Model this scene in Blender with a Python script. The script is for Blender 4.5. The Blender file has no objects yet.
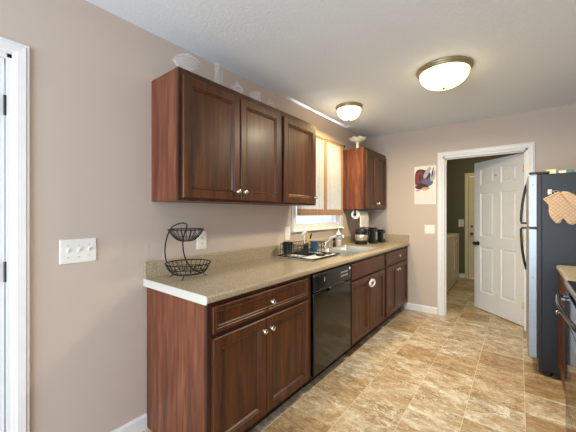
import bpy, bmesh, math, random
from mathutils import Vector, Matrix
random.seed(7)
S = bpy.context.scene
COL = S.collection
PI = math.pi

# ------------------------------------------------------------------ camera, world, lights, exposure
cam_d = bpy.data.cameras.new('camera')
cam = bpy.data.objects.new('camera', cam_d); COL.objects.link(cam)
cam_d.sensor_fit = 'HORIZONTAL'; cam_d.sensor_width = 36.0
cam_d.lens = 293.78 / 576 * 36
cam_d.shift_y = -2.78 / 576
cam_d.clip_start = 0.02
cam.location = (1.803, 0, 1.3138)
cam.rotation_euler = (PI / 2, 0, 0.6649)
S.camera = cam

w = bpy.data.worlds.new('daylight'); S.world = w; w.use_nodes = True
bg = w.node_tree.nodes['Background']
bg.inputs[0].default_value = (0.86, 0.93, 1.0, 1)
bg.inputs[1].default_value = 1.1

def area(name, loc, rot, sx, sy, power, color, portal=False):
    l = bpy.data.lights.new(name, 'AREA'); l.shape = 'RECTANGLE'; l.size = sx; l.size_y = sy
    l.energy = power; l.color = color
    o = bpy.data.objects.new(name, l); COL.objects.link(o)
    o.location = loc; o.rotation_euler = rot
    if portal: l.cycles.is_portal = True
    return o

# daylight through the wide patio opening behind the camera and through the window over the sink
area('patio_daylight', (1.35, -2.62, 1.22), (PI / 2, 0, 0), 2.3, 1.8, 126, (0.70, 0.85, 1.0))
area('window_daylight', (-0.85, 2.9, 1.55), (0, -PI / 2, 0), 1.6, 1.7, 9, (0.93, 0.97, 1.0))

g = area('added_streak_strip', (.026, 2.88, 1.165), (PI, 0, 0), .03, .86, 2.2, (1.0, .98, .95)); g.data.spread = math.radians(40)  # added strip lamp facing up from the sill, makes the ceiling streak

def lamp(name, loc, power, color, radius):
    l = bpy.data.lights.new(name, 'POINT'); l.energy = power; l.color = color; l.shadow_soft_size = radius
    o = bpy.data.objects.new(name, l); COL.objects.link(o); o.location = loc
    return o

S.view_settings.view_transform = 'Standard'
S.view_settings.look = 'None'
S.view_settings.gamma = 1.0
S.view_settings.exposure = 0.10
S.view_settings.use_curve_mapping = False
S.cycles.use_denoising = True
S.cycles.max_bounces = 14
S.cycles.diffuse_bounces = 7
S.cycles.sample_clamp_indirect = 6.0
S.cycles.caustics_reflective = False
S.cycles.caustics_refractive = False

# ------------------------------------------------------------------ materials
def srgb(r, g, b):
    f = lambda c: (c / 255 / 12.92) if c / 255 <= 0.04045 else ((c / 255 + 0.055) / 1.055) ** 2.4
    return (f(r), f(g), f(b), 1)

class NT:
    def __init__(s, name):
        s.m = bpy.data.materials.new(name); s.m.use_nodes = True
        s.t = s.m.node_tree; s.n = s.t.nodes; s.l = s.t.links
        s.bsdf = s.n['Principled BSDF']; s.out = s.n['Material Output']
    def new(s, kind, **kw):
        n = s.n.new(kind)
        for k, v in kw.items(): setattr(n, k, v)
        return n
    def link(s, a, b): s.l.new(a, b)
    def coords(s, scale=(1, 1, 1), rot=(0, 0, 0), loc=(0, 0, 0), kind='Object'):
        tc = s.new('ShaderNodeTexCoord'); mp = s.new('ShaderNodeMapping')
        mp.inputs['Scale'].default_value = scale; mp.inputs['Rotation'].default_value = rot; mp.inputs['Location'].default_value = loc
        s.link(tc.outputs[kind], mp.inputs[0]); return mp.outputs[0]
    def noise(s, vec, scale, detail=4, rough=0.55, dist=0.0):
        n = s.new('ShaderNodeTexNoise'); n.inputs['Scale'].default_value = scale; n.inputs['Detail'].default_value = detail
        n.inputs['Roughness'].default_value = rough; n.inputs['Distortion'].default_value = dist
        s.link(vec, n.inputs['Vector']); return n.outputs['Fac']
    def ramp(s, fac, stops):
        r = s.new('ShaderNodeValToRGB'); e = r.color_ramp.elements
        while len(e) < len(stops): e.new(0.5)
        for k, (p, c) in enumerate(stops): e[k].position = p; e[k].color = c
        s.link(fac, r.inputs[0]); return r.outputs[0]
    def math(s, op, a, b=None, c=None):
        n = s.new('ShaderNodeMath', operation=op)
        for i, v in enumerate((a, b, c)):
            if v is None: continue
            if isinstance(v, (int, float)): n.inputs[i].default_value = v
            else: s.link(v, n.inputs[i])
        return n.outputs[0]
    def mix(s, fac, a, b, blend='MIX'):
        n = s.new('ShaderNodeMix', data_type='RGBA', blend_type=blend)
        for i, v in ((0, fac), (6, a), (7, b)):
            if isinstance(v, (int, float)): n.inputs[i].default_value = v
            elif isinstance(v, tuple): n.inputs[i].default_value = v
            else: s.link(v, n.inputs[i])
        return n.outputs[2]
    def bump(s, h, strength, dist=0.002):
        b = s.new('ShaderNodeBump'); b.inputs['Strength'].default_value = strength; b.inputs['Distance'].default_value = dist
        s.link(h, b.inputs['Height']); s.link(b.outputs[0], s.bsdf.inputs['Normal'])
    def set(s, **kw):
        for k, v in kw.items():
            i = s.bsdf.inputs[k]
            if hasattr(v, 'is_linked') or hasattr(v, 'node'): s.link(v, i)
            else: i.default_value = v
        return s

def plain(name, col, rough=0.5, metal=0.0, **kw):
    t = NT(name)
    v = t.coords((1, 1, 1))
    n = t.noise(v, 18, 3)
    c = t.mix(n, tuple(x * 0.95 for x in col[:3]) + (1,), tuple(min(1, x * 1.05) for x in col[:3]) + (1,))
    t.set(**{'Base Color': c, 'Roughness': rough, 'Metallic': metal}); t.set(**kw)
    return t.m

def wall_paint(name, col):
    t = NT(name); v = t.coords()
    big = t.noise(v, 1.3, 2); fine = t.noise(v, 160, 3)
    t.set(**{'Base Color': t.mix(big, tuple(x * 0.97 for x in col[:3]) + (1,), tuple(x * 1.03 for x in col[:3]) + (1,)), 'Roughness': 0.62, 'Specular IOR Level': 0.3})
    t.bump(fine, 0.12, 0.002); return t.m

M = {}
M['wall'] = wall_paint('beige wall paint', srgb(199, 185, 174))
M['olive'] = wall_paint('olive wall paint', srgb(102, 103, 84))
def _ceil():
    t = NT('knockdown ceiling'); v = t.coords()
    n = t.noise(v, 55, 5, 0.65); h = t.ramp(n, [(0.42, (0, 0, 0, 1)), (0.6, (1, 1, 1, 1))])
    t.set(**{'Base Color': t.mix(n, srgb(228, 236, 246), srgb(238, 246, 254)), 'Roughness': 0.8, 'Specular IOR Level': 0.2})
    t.bump(h, 0.2, 0.003); return t.m
M['ceiling'] = _ceil()
M['trim'] = plain('white trim paint', srgb(232, 232, 232), 0.35)
M['door'] = plain('white door paint', srgb(226, 227, 228), 0.4)
M['cream'] = plain('cream trim paint', srgb(232, 214, 160), 0.4)

def _floor():
    t = NT('travertine tile floor')
    tc = t.new('ShaderNodeTexCoord'); sep = t.new('ShaderNodeSeparateXYZ'); t.link(tc.outputs['Object'], sep.inputs[0])
    u = t.math('DIVIDE', t.math('SUBTRACT', sep.outputs[0], 0.2755), 0.3125)
    v = t.math('DIVIDE', t.math('SUBTRACT', sep.outputs[1], 0.1), 0.297)
    fu, fv = t.math('FLOOR', u), t.math('FLOOR', v)
    cell = t.new('ShaderNodeCombineXYZ'); t.link(fu, cell.inputs[0]); t.link(fv, cell.inputs[1])
    wn = t.new('ShaderNodeTexWhiteNoise', noise_dimensions='3D'); t.link(cell.outputs[0], wn.inputs['Vector'])
    # distance from the joint, both ways
    def joint(x, half):
        d = t.math('ABSOLUTE', t.math('SUBTRACT', t.math('FRACT', x), 0.5))
        return t.math('GREATER_THAN', d, 0.5 - half)
    gu, gv = joint(u, 0.0062), joint(v, 0.006)
    # stone: veins run across the hall, each tile shifted
    sc = t.new('ShaderNodeVectorMath', operation='SCALE'); t.link(wn.outputs['Color'], sc.inputs[0]); sc.inputs['Scale'].default_value = 9.0
    ad = t.new('ShaderNodeVectorMath', operation='ADD'); t.link(tc.outputs['Object'], ad.inputs[0]); t.link(sc.outputs[0], ad.inputs[1])
    mp = t.new('ShaderNodeMapping'); mp.inputs['Scale'].default_value = (3.4, 6.2, 1); mp.inputs['Rotation'].default_value = (0, 0, 0.3)
    t.link(ad.outputs[0], mp.inputs[0])
    n1 = t.noise(mp.outputs[0], 1.5, 7, 0.66, 0.9)
    n2 = t.noise(mp.outputs[0], 2.6, 8, 0.72, 1.6)
    n4 = t.noise(mp.outputs[0], 1.2, 5, 0.6, 0.6)
    n3 = t.noise(ad.outputs[0], 55, 4, 0.7)
    base = t.ramp(n1, [(0.32, srgb(172, 146, 112)), (0.44, srgb(190, 168, 138)), (0.54, srgb(206, 192, 168)), (0.66, srgb(234, 227, 215))])
    # thin dark and pale veins where the noise crosses its middle, gathered in patches
    ridge = t.math('ABSOLUTE', t.math('SUBTRACT', n2, 0.5))
    vein = t.ramp(ridge, [(0.0, (1, 1, 1, 1)), (0.035, (0, 0, 0, 1))])
    patch = t.ramp(n4, [(0.44, (0.12, 0.12, 0.12, 1)), (0.60, (1, 1, 1, 1))])
    base = t.mix(t.math('MULTIPLY', t.math('MULTIPLY', vein, patch), 0.9), base, srgb(104, 80, 56))
    ridge2 = t.math('ABSOLUTE', t.math('SUBTRACT', n2, 0.57))
    lite = t.ramp(ridge2, [(0.0, (1, 1, 1, 1)), (0.04, (0, 0, 0, 1))])
    base = t.mix(t.math('MULTIPLY', lite, 0.6), base, srgb(242, 236, 226))
    base = t.mix(0.35, base, n3, 'OVERLAY')
    tint = t.ramp(wn.outputs['Value'], [(0.0, srgb(206, 180, 144)), (0.25, srgb(228, 210, 184)), (0.6, srgb(246, 238, 224)), (1.0, (1, 1, 1, 1))])
    base = t.mix(0.85, base, tint, 'MULTIPLY')
    base = t.mix(t.math('MULTIPLY', gv, 0.35), base, srgb(170, 146, 112))
    base = t.mix(t.math('MULTIPLY', gu, 0.8), base, srgb(224, 208, 176))
    t.set(**{'Base Color': base, 'Roughness': 0.36, 'Specular IOR Level': 0.4})
    inv = t.math('SUBTRACT', 1.0, t.math('MAXIMUM', gu, gv))
    t.bump(inv, 0.25, 0.001)
    return t.m
M['floor'] = _floor()

def wood(name, c0, c1, c2, rough=0.40, zs=0.9):
    t = NT(name)
    v = t.coords((13, 13, zs)); v2 = t.coords((60, 60, 2.2))
    n1 = t.noise(v, 1.6, 5, 0.6, 0.8); n2 = t.noise(v2, 2.0, 4, 0.6)
    base = t.ramp(n1, [(0.3, c0), (0.5, c1), (0.72, c2)])
    g = t.ramp(n2, [(0.35, (0.55, 0.5, 0.48, 1)), (0.6, (1, 1, 1, 1))])
    base = t.mix(0.75, base, g, 'MULTIPLY')
    t.set(**{'Base Color': base, 'Roughness': rough, 'Specular IOR Level': 0.36, 'Coat Weight': 0.06, 'Coat Roughness': 0.2})
    t.bump(n2, 0.06, 0.001); return t.m
M['wood'] = wood('dark cherry wood', srgb(56, 29, 13), srgb(84, 46, 22), srgb(108, 62, 30))
M['daylit_wood'] = wood('daylit red cherry side panel', srgb(84, 45, 27), srgb(118, 67, 43), srgb(152, 95, 67), 0.42)  # lighter copy of the cabinet wood, daylight on end panels painted in
M['frame_wood'] = wood('cherry frame wood', srgb(52, 28, 18), srgb(72, 40, 25), srgb(92, 52, 32))
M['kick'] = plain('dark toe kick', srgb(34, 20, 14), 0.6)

def _laminate():
    t = NT('speckled laminate'); v = t.coords()
    n1 = t.noise(v, 130, 5, 0.75); n2 = t.noise(v, 9, 4)
    c = t.ramp(n1, [(0.36, srgb(112, 98, 76)), (0.46, srgb(156, 141, 116)), (0.55, srgb(180, 166, 142)), (0.66, srgb(214, 204, 186))])
    c = t.mix(0.35, c, t.mix(n2, srgb(156, 142, 116), srgb(190, 177, 154)))
    t.set(**{'Base Color': c, 'Roughness': 0.22, 'Specular IOR Level': 0.5}); return t.m
M['laminate'] = _laminate()
M['daylit_laminate'] = plain('laminate edge paled by daylight', srgb(208, 203, 193), 0.35)  # same laminate as the top, window glow painted into the end cap
M['nickel'] = plain('satin nickel', srgb(226, 222, 216), 0.22, 1.0)
M['pewter'] = plain('dark pewter', srgb(70, 66, 60), 0.35, 1.0)
M['brass'] = plain('brass', srgb(240, 206, 116), 0.35, 0.25)
M['bronze'] = plain('brushed bronze', srgb(158, 146, 112), 0.4, 0.6)
M['chrome'] = plain('chrome', srgb(228, 230, 232), 0.08, 1.0)
M['white_plastic'] = plain('white plastic', srgb(236, 236, 232), 0.35)
M['slot'] = plain('dark slot', srgb(40, 38, 36), 0.6)
M['black_gloss'] = plain('black appliance gloss', srgb(14, 14, 15), 0.12)
M['black_glass'] = plain('black oven glass', srgb(8, 8, 9), 0.05)
M['black_plastic'] = plain('black plastic', srgb(20, 20, 21), 0.4)
M['black_wire'] = plain('black wire', srgb(22, 19, 17), 0.4, 0.3)
M['grey_print'] = plain('pale grey print', srgb(170, 172, 174), 0.5)
M['white_enamel'] = plain('white enamel', srgb(228, 222, 204), 0.3)
M['paper'] = plain('paper towel', srgb(240, 238, 234), 0.9)
M['card'] = plain('cardboard tube', srgb(150, 120, 90), 0.9)
M['blue'] = plain('blue plastic', srgb(36, 96, 138), 0.25)
M['yellow'] = plain('yellow plastic', srgb(226, 184, 50), 0.4)
M['green'] = plain('green carton', srgb(70, 130, 96), 0.6)
M['cream_card'] = plain('cream carton', srgb(226, 214, 172), 0.7)
M['steel_pale'] = plain('pale brushed steel', srgb(206, 202, 194), 0.35, 0.7)
M['milk'] = plain('milk glass', srgb(238, 232, 216), 0.18)

def _steel():
    t = NT('brushed stainless'); v = t.coords((2, 2, 240))
    n = t.noise(v, 2.0, 3)
    t.set(**{'Base Color': t.mix(n, srgb(140, 144, 150), srgb(172, 176, 181)), 'Metallic': 0.6, 'Roughness': 0.36}); return t.m
M['steel'] = _steel()
M['steel_sink'] = plain('satin sink steel', srgb(222, 226, 230), 0.28, 0.85)
def _fridge():
    t = NT('textured black enamel'); v = t.coords(); n = t.noise(v, 110, 4, 0.75)
    t.set(**{'Base Color': t.mix(n, srgb(2, 2, 4), srgb(44, 46, 52)), 'Roughness': 0.36, 'Specular IOR Level': 0.4})
    t.bump(n, 0.6, 0.002); return t.m
M['fridge_black'] = _fridge()
def _glass(name):
    t = NT(name); v = t.coords((1, 1, 1)); n = t.noise(v, 70, 2)
    t.set(**{'Base Color': (0.95, 0.96, 0.96, 1), 'Roughness': 0.08, 'Specular IOR Level': 0.9}); t.bump(n, 0.1, 0.003)
    lw = t.new('ShaderNodeLayerWeight'); lw.inputs[0].default_value = 0.5
    f = t.math('MULTIPLY_ADD', t.math('POWER', lw.outputs['Facing'], 2.8), 0.7, 0.08)
    tr = t.new('ShaderNodeBsdfTransparent'); mx = t.new('ShaderNodeMixShader')
    t.link(f, mx.inputs[0]); t.link(tr.outputs[0], mx.inputs[1]); t.link(t.bsdf.outputs[0], mx.inputs[2]); t.link(mx.outputs[0], t.out.inputs[0])
    return t.m
M['glass'] = _glass('pressed clear glass')
def _pane():
    t = NT('window pane')
    tr = t.new('ShaderNodeBsdfTransparent'); gl = t.new('ShaderNodeBsdfGlossy'); gl.inputs['Roughness'].default_value = 0.02
    fr0 = t.new('ShaderNodeLayerWeight'); fr0.inputs[0].default_value = 0.5
    fr1 = t.math('MULTIPLY_ADD', t.math('POWER', fr0.outputs['Facing'], 4.0), 0.6, 0.04)
    mx = t.new('ShaderNodeMixShader'); t.link(fr1, mx.inputs[0]); t.link(tr.outputs[0], mx.inputs[1]); t.link(gl.outputs[0], mx.inputs[2])
    t.link(mx.outputs[0], t.out.inputs[0]); return t.m
M['pane'] = _pane()
def _cloth(name, ca, cb, transl, fscale, thin=0.0):
    t = NT(name)
    v = t.coords((fscale, fscale, fscale * 0.35)); n = t.noise(v, 3, 4)
    c = t.mix(n, ca, cb)
    di = t.new('ShaderNodeBsdfDiffuse'); tl = t.new('ShaderNodeBsdfTranslucent'); mx = t.new('ShaderNodeMixShader')
    t.link(c, di.inputs[0]); t.link(c, tl.inputs[0]); mx.inputs[0].default_value = transl
    t.link(di.outputs[0], mx.inputs[1]); t.link(tl.outputs[0], mx.inputs[2])
    last = mx
    if thin:
        tr = t.new('ShaderNodeBsdfTransparent'); m2 = t.new('ShaderNodeMixShader'); m2.inputs[0].default_value = thin
        t.link(mx.outputs[0], m2.inputs[1]); t.link(tr.outputs[0], m2.inputs[2]); last = m2
    t.link(last.outputs[0], t.out.inputs[0]); return t.m
M['sheer'] = _cloth('cream sheer', srgb(172, 171, 170), srgb(200, 200, 200), 0.4, 30, 0.03)
M['burlap'] = _cloth('tan woven border', srgb(134, 104, 78), srgb(172, 140, 110), 0.2, 60)
def _lampglass():
    t = NT('lit alabaster glass'); v = t.coords(); n = t.noise(v, 9, 4, 0.6, 1.5)
    e = t.ramp(n, [(0.35, (1.0, 0.66, 0.26, 1)), (0.6, (1.0, 0.77, 0.40, 1))])
    t.set(**{'Base Color': srgb(250, 240, 215), 'Roughness': 0.3, 'Emission Color': e, 'Emission Strength': 5.2}); return t.m
M['lampglass'] = _lampglass()
def _quilt():
    t = NT('quilted tan cotton')
    w1 = t.new('ShaderNodeTexWave', wave_type='BANDS', bands_direction='DIAGONAL'); w1.inputs['Scale'].default_value = 22; w1.inputs['Distortion'].default_value = 0.6
    t.link(t.coords((1, 0, 1)), w1.inputs[0])
    w2 = t.new('ShaderNodeTexWave', wave_type='BANDS', bands_direction='DIAGONAL'); w2.inputs['Scale'].default_value = 22; w2.inputs['Distortion'].default_value = 0.6
    t.link(t.coords((-1, 0, 1)), w2.inputs[0])
    h = t.math('MINIMUM', t.math('POWER', w1.outputs['Fac'], 0.4), t.math('POWER', w2.outputs['Fac'], 0.4))
    t.set(**{'Base Color': t.mix(h, srgb(182, 152, 122), srgb(210, 180, 150)), 'Roughness': 0.9}); t.bump(h, 0.5, 0.006); return t.m
M['quilt'] = _quilt()
M['maroon'] = plain('maroon ink', srgb(124, 20, 44), 0.5)
M['pink_ink'] = plain('pink ink', srgb(222, 60, 130), 0.5)
M['violet_ink'] = plain('slate violet ink', srgb(92, 84, 128), 0.5)
M['orange_ink'] = plain('orange ink', srgb(226, 150, 70), 0.5)
M['grey_ink'] = plain('silver grey ink', srgb(176, 172, 180), 0.5)
M['black_ink'] = plain('black ink', srgb(26, 20, 28), 0.5)
M['page'] = plain('glossy page', srgb(236, 230, 224), 0.35)
M['soap_label'] = plain('blue label print', srgb(160, 174, 206), 0.5)
M['pink_soft'] = plain('pink label print', srgb(214, 190, 206), 0.5)
M['ground'] = plain('pale patio concrete', srgb(196, 194, 186), 0.9)

# ------------------------------------------------------------------ mesh helpers (world coordinates; parts are re-based on their thing)
ORIGIN = {}
class MB:
    def __init__(s): s.v = []; s.f = []; s.mi = []; s.cur = 0
    def add(s, verts, faces):
        k = len(s.v); s.v += [Vector(p) for p in verts]
        for f in faces: s.f.append([k + i for i in f]); s.mi.append(s.cur)
    def box(s, x0, x1, y0, y1, z0, z1):
        s.add([(x0, y0, z0), (x1, y0, z0), (x1, y1, z0), (x0, y1, z0), (x0, y0, z1), (x1, y0, z1), (x1, y1, z1), (x0, y1, z1)],
              [(0, 3, 2, 1), (4, 5, 6, 7), (0, 1, 5, 4), (1, 2, 6, 5), (2, 3, 7, 6), (3, 0, 4, 7)]); return s
    def obox(s, O, U, V, N, u0, u1, v0, v1, n0, n1):
        P = lambda a, b, c: Vector(O) + Vector(U) * a + Vector(V) * b + Vector(N) * c
        s.add([P(u0, v0, n0), P(u1, v0, n0), P(u1, v1, n0), P(u0, v1, n0), P(u0, v0, n1), P(u1, v0, n1), P(u1, v1, n1), P(u0, v1, n1)],
              [(0, 3, 2, 1), (4, 5, 6, 7), (0, 1, 5, 4), (1, 2, 6, 5), (2, 3, 7, 6), (3, 0, 4, 7)]); return s
    def loft(s, loops, cap0=True, cap1=True, closed=True):
        n = len(loops[0]); vs = [p for L in loops for p in L]; fs = []
        for a in range(len(loops) - 1):
            for i in range(n if closed else n - 1):
                j = (i + 1) % n
                fs.append((a * n + i, a * n + j, (a + 1) * n + j, (a + 1) * n + i))
        if cap0: fs.append(tuple(reversed(range(n))))
        if cap1: fs.append(tuple((len(loops) - 1) * n + i for i in range(n)))
        s.add(vs, fs); return s
    def rects(s, O, U, V, N, W, H, prof, cap0=True, cap1=True):
        loops = []
        for ins, d in prof:
            loops.append([Vector(O) + Vector(U) * a + Vector(V) * b + Vector(N) * d for a, b in
                          ((ins, ins), (W - ins, ins), (W - ins, H - ins), (ins, H - ins))])
        return s.loft(loops, cap0, cap1)
    def prism(s, poly, fn, a, b):      # fn(p, t) -> point
        return s.loft([[fn(p, a) for p in poly], [fn(p, b) for p in poly]])
    def lathe(s, prof, c, n=24, axis=(0, 0, 1), cap=True):
        A = Vector(axis).normalized(); X = A.orthogonal().normalized(); Y = A.cross(X); c = Vector(c)
        loops = [[c + A * z + X * (r * math.cos(2 * PI * i / n)) + Y * (r * math.sin(2 * PI * i / n)) for i in range(n)] for r, z in prof]
        return s.loft(loops, cap, cap)
    def tube(s, pts, r, n=8, closed=False):
        pts = [Vector(p) for p in pts]; m = len(pts); loops = []; prev = None
        for i, p in enumerate(pts):
            if closed: d = pts[(i + 1) % m] - pts[i - 1]
            else: d = pts[min(i + 1, m - 1)] - pts[max(i - 1, 0)]
            d.normalize()
            X = (prev - d * prev.dot(d)) if prev is not None else d.orthogonal()
            if X.length < 1e-6: X = d.orthogonal()
            X.normalize(); prev = X; Y = d.cross(X)
            rr = r[i] if isinstance(r, (list, tuple)) else r
            loops.append([p + X * (rr * math.cos(2 * PI * k / n)) + Y * (rr * math.sin(2 * PI * k / n)) for k in range(n)])
        if closed:
            loops.append(loops[0]); return s.loft(loops, False, False)
        return s.loft(loops)
    def ring(s, c, R, r, n=32, m=6, ax=(0, 0, 1)):
        A = Vector(ax).normalized(); X = A.orthogonal().normalized(); Y = A.cross(X)
        return s.tube([Vector(c) + X * R * math.cos(2 * PI * i / n) + Y * R * math.sin(2 * PI * i / n) for i in range(n)], r, m, True)
    def grid(s, fn, nu, nv):
        vs = [fn(i / nu, j / nv) for j in range(nv + 1) for i in range(nu + 1)]
        fs = [(j * (nu + 1) + i, j * (nu + 1) + i + 1, (j + 1) * (nu + 1) + i + 1, (j + 1) * (nu + 1) + i) for j in range(nv) for i in range(nu)]
        s.add(vs, fs); return s
    def build(s, name, mat, parent=None, bevel=0, smooth=False, solid=0, origin=None, seg=2):
        if parent is not None: o0 = ORIGIN[parent.name]
        elif origin is not None: o0 = Vector(origin)
        else:
            xs = [p.x for p in s.v]; ys = [p.y for p in s.v]; zs = [p.z for p in s.v]
            o0 = Vector(((min(xs) + max(xs)) / 2, (min(ys) + max(ys)) / 2, min(zs)))
        me = bpy.data.meshes.new(name)
        me.from_pydata([tuple(p - o0) for p in s.v], [], s.f)
        bm = bmesh.new(); bm.from_mesh(me)
        bmesh.ops.remove_doubles(bm, verts=bm.verts, dist=1e-6)
        bmesh.ops.recalc_face_normals(bm, faces=bm.faces)
        bm.to_mesh(me); bm.free()
        mats = mat if isinstance(mat, (list, tuple)) else [mat]
        for m in mats: me.materials.append(M[m])
        if len(mats) > 1 and len(me.polygons) == len(s.mi):
            for p, k in zip(me.polygons, s.mi): p.material_index = k
        if smooth:
            for p in me.polygons: p.use_smooth = True
            try: me.set_sharp_from_angle(angle=math.radians(38))
            except Exception: pass
        o = bpy.data.objects.new(name, me); COL.objects.link(o)
        if parent is not None: o.parent = parent
        else: o.location = o0
        ORIGIN[o.name] = o0.copy()
        if bevel:
            b = o.modifiers.new('bevel', 'BEVEL'); b.width = bevel; b.segments = seg; b.limit_method = 'ANGLE'; b.angle_limit = math.radians(40)
        if solid:
            b = o.modifiers.new('thickness', 'SOLIDIFY'); b.thickness = solid; b.offset = 0
        return o

def tag(o, label, cat, group=None):
    o['label'] = label; o['category'] = cat
    if group: o['group'] = group
    return o
def thing(name, loc, label, cat, group=None):
    o = bpy.data.objects.new(name, None); COL.objects.link(o); o.location = loc
    o.empty_display_size = 0.1
    ORIGIN[o.name] = Vector(loc)
    return tag(o, label, cat, group)
def struct(o): o['kind'] = 'structure'; return o
def box(*a): return MB().box(*a)
def sp(a, b, t): return Vector(a).lerp(Vector(b), t)
def bez(p0, p1, p2, p3, n=12):
    p0, p1, p2, p3 = map(Vector, (p0, p1, p2, p3))
    return [p0 * (1 - t) ** 3 + p1 * 3 * t * (1 - t) ** 2 + p2 * 3 * t * t * (1 - t) + p3 * t ** 3 for t in [i / n for i in range(n + 1)]]

# ------------------------------------------------------------------ the setting
H = 2.44; XR = 2.70; YB = 4.20; YR = -2.80; YL = 6.90
struct(box(-0.12, XR + .12, YR - .12, YL + .12, -0.1, 0.0).build('floor', 'floor', origin=(0, 0, 0)))
struct(box(-0.12, XR + .12, YR - .12, YL + .12, H, H + 0.1).build('ceiling', 'ceiling'))
WY0, WY1, WZ0, WZ1 = 2.41, 3.38, 1.158, 2.10          # window hole
DY0, DY1, DZ = -0.56, 0.275, 2.03                     # left door hole
m = MB()
m.box(-.12, 0, YR, DY0, 0, H); m.box(-.12, 0, DY0, DY1, DZ, H); m.box(-.12, 0, DY1, WY0, 0, H)
m.box(-.12, 0, WY0, WY1, 0, WZ0); m.box(-.12, 0, WY0, WY1, WZ1, H); m.box(-.12, 0, WY1, YB + .12, 0, H)
struct(m.build('wall_left', 'wall'))
BX0, BX1, BZ = 1.04, 1.885, 2.035                     # laundry doorway
m = MB()
m.box(0, BX0, YB, YB + .12, 0, H); m.box(BX0, BX1, YB, YB + .12, BZ, H); m.box(BX1, XR, YB, YB + .12, 0, H)
struct(m.build('wall_back', 'wall'))
struct(box(XR, XR + .12, YR, YB + .12, 0, H).build('wall_right', 'wall'))
m = MB(); m.box(0, .1, YR - .12, YR, 0, H); m.box(2.6, XR, YR - .12, YR, 0, H); m.box(.1, 2.6, YR - .12, YR, 2.25, H)
struct(m.build('wall_front', 'wall'))
# laundry room shell
FX0, FX1 = 1.01, 1.80                                 # far door hole
m = MB(); m.box(0, FX0, YL, YL + .12, 0, H); m.box(FX0, FX1, YL, YL + .12, 2.06, H); m.box(FX1, XR, YL, YL + .12, 0, H)
struct(m.build('wall_laundry_back', 'olive'))
struct(box(-.12, 0.06, YB + .12, YL + .12, 0, H).build('wall_laundry_left', 'olive'))
struct(box(XR - .06, XR + .12, YB + .12, YL + .12, 0, H).build('wall_laundry_right', 'olive'))
m = MB(); m.box(.06, BX0 - .08, YB + .12, YB + .125, 0, H); m.box(BX0 - .08, BX1 + .08, YB + .12, YB + .125, 2.12, H); m.box(BX1 + .08, XR - .06, YB + .12, YB + .125, 0, H)
struct(m.build('wall_laundry_front', 'olive'))
struct(box(-6, -.13, -4, 9, -.2, -.02).build('ground', 'ground'))

# baseboards
def baseboard(name, pts):
    m = MB()
    for (x0, x1, y0, y1, ax) in pts:
        if ax == 'x0':   m.prism([(0, 0), (.014, 0), (.014, .07), (.006, .085), (0, .085)], lambda p, t, x=x0: (x + p[0], t, p[1]), y0, y1)
        elif ax == 'x1': m.prism([(0, 0), (.014, 0), (.014, .07), (.006, .085), (0, .085)], lambda p, t, x=x0: (x - p[0], t, p[1]), y0, y1)
        elif ax == 'y1': m.prism([(0, 0), (.014, 0), (.014, .07), (.006, .085), (0, .085)], lambda p, t, y=y0: (t, y - p[0], p[1]), x0, x1)
    return struct(m.build(name, 'trim'))
baseboard('baseboard_left', [(0, 0, .342, .884, 'x0'), (0, 0, YR, -.63, 'x0')])
baseboard('baseboard_back', [(.56, .976, YB, YB, 'y1'), (1.947, XR - .015, YB, YB, 'y1')])
baseboard('baseboard_right', [(XR, XR, 3.9, YB - .001, 'x1'), (XR, XR, YR, 1.6, 'x1')])
baseboard('baseboard_laundry', [(.07, .95, YL, YL, 'y1'), (1.86, 2.6, YL, YL, 'y1')])

# casings: moulded profile swept up, over and down
CAS = [(0, 0), (0, .010), (.012, .013), (.016, .017), (.045, .019), (.050, .014), (.058, .014), (.062, .006), (.062, 0)]
def casing(m, o, U, N, w, h):          # o = lower left inner corner, U along the wall, N off the wall
    o, U, N, Z = Vector(o), Vector(U), Vector(N), Vector((0, 0, 1))
    L = [[], [], [], []]
    for a, d in CAS:
        L[0].append(o - U * a + N * d); L[1].append(o - U * a + Z * (h + a) + N * d)
        L[2].append(o + U * (w + a) + Z * (h + a) + N * d); L[3].append(o + U * (w + a) + N * d)
    m.loft(L)
m = MB(); casing(m, (BX0, YB, 0), (1, 0, 0), (0, -1, 0), BX1 - BX0, BZ)
# jamb liner and stop
m.box(BX0, BX0 + .018, YB, YB + .12, 0, BZ); m.box(BX1 - .018, BX1, YB, YB + .12, 0, BZ); m.box(BX0, BX1, YB, YB + .12, BZ - .018, BZ)
m.box(BX0 + .018, BX0 + .03, YB + .045, YB + .08, 0, BZ - .018); m.box(BX1 - .03, BX1 - .018, YB + .045, YB + .08, 0, BZ - .018)
m.box(BX0 + .018, BX1 - .018, YB + .045, YB + .08, BZ - .03, BZ - .018)
m.box(BX0 - .06, BX0, YB + .125, YB + .137, 0, BZ + .06); m.box(BX1, BX1 + .06, YB + .125, YB + .137, 0, BZ + .06); m.box(BX0, BX1, YB + .125, YB + .137, BZ, BZ + .06)
struct(m.build('trim_1', 'trim'))
m = MB(); casing(m, (0, DY0, 0), (0, 1, 0), (1, 0, 0), DY1 - DY0, DZ)
m.box(-.12, 0, DY1 - .016, DY1, 0, DZ); m.box(-.12, 0, DY0, DY0 + .016, 0, DZ); m.box(-.12, 0, DY0, DY1, DZ - .016, DZ)
struct(m.build('trim_2', 'trim'))
m = MB(); casing(m, (FX0, YL, 0), (1, 0, 0), (0, -1, 0), FX1 - FX0, 2.06)
struct(m.build('trim_3', 'cream'))

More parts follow.
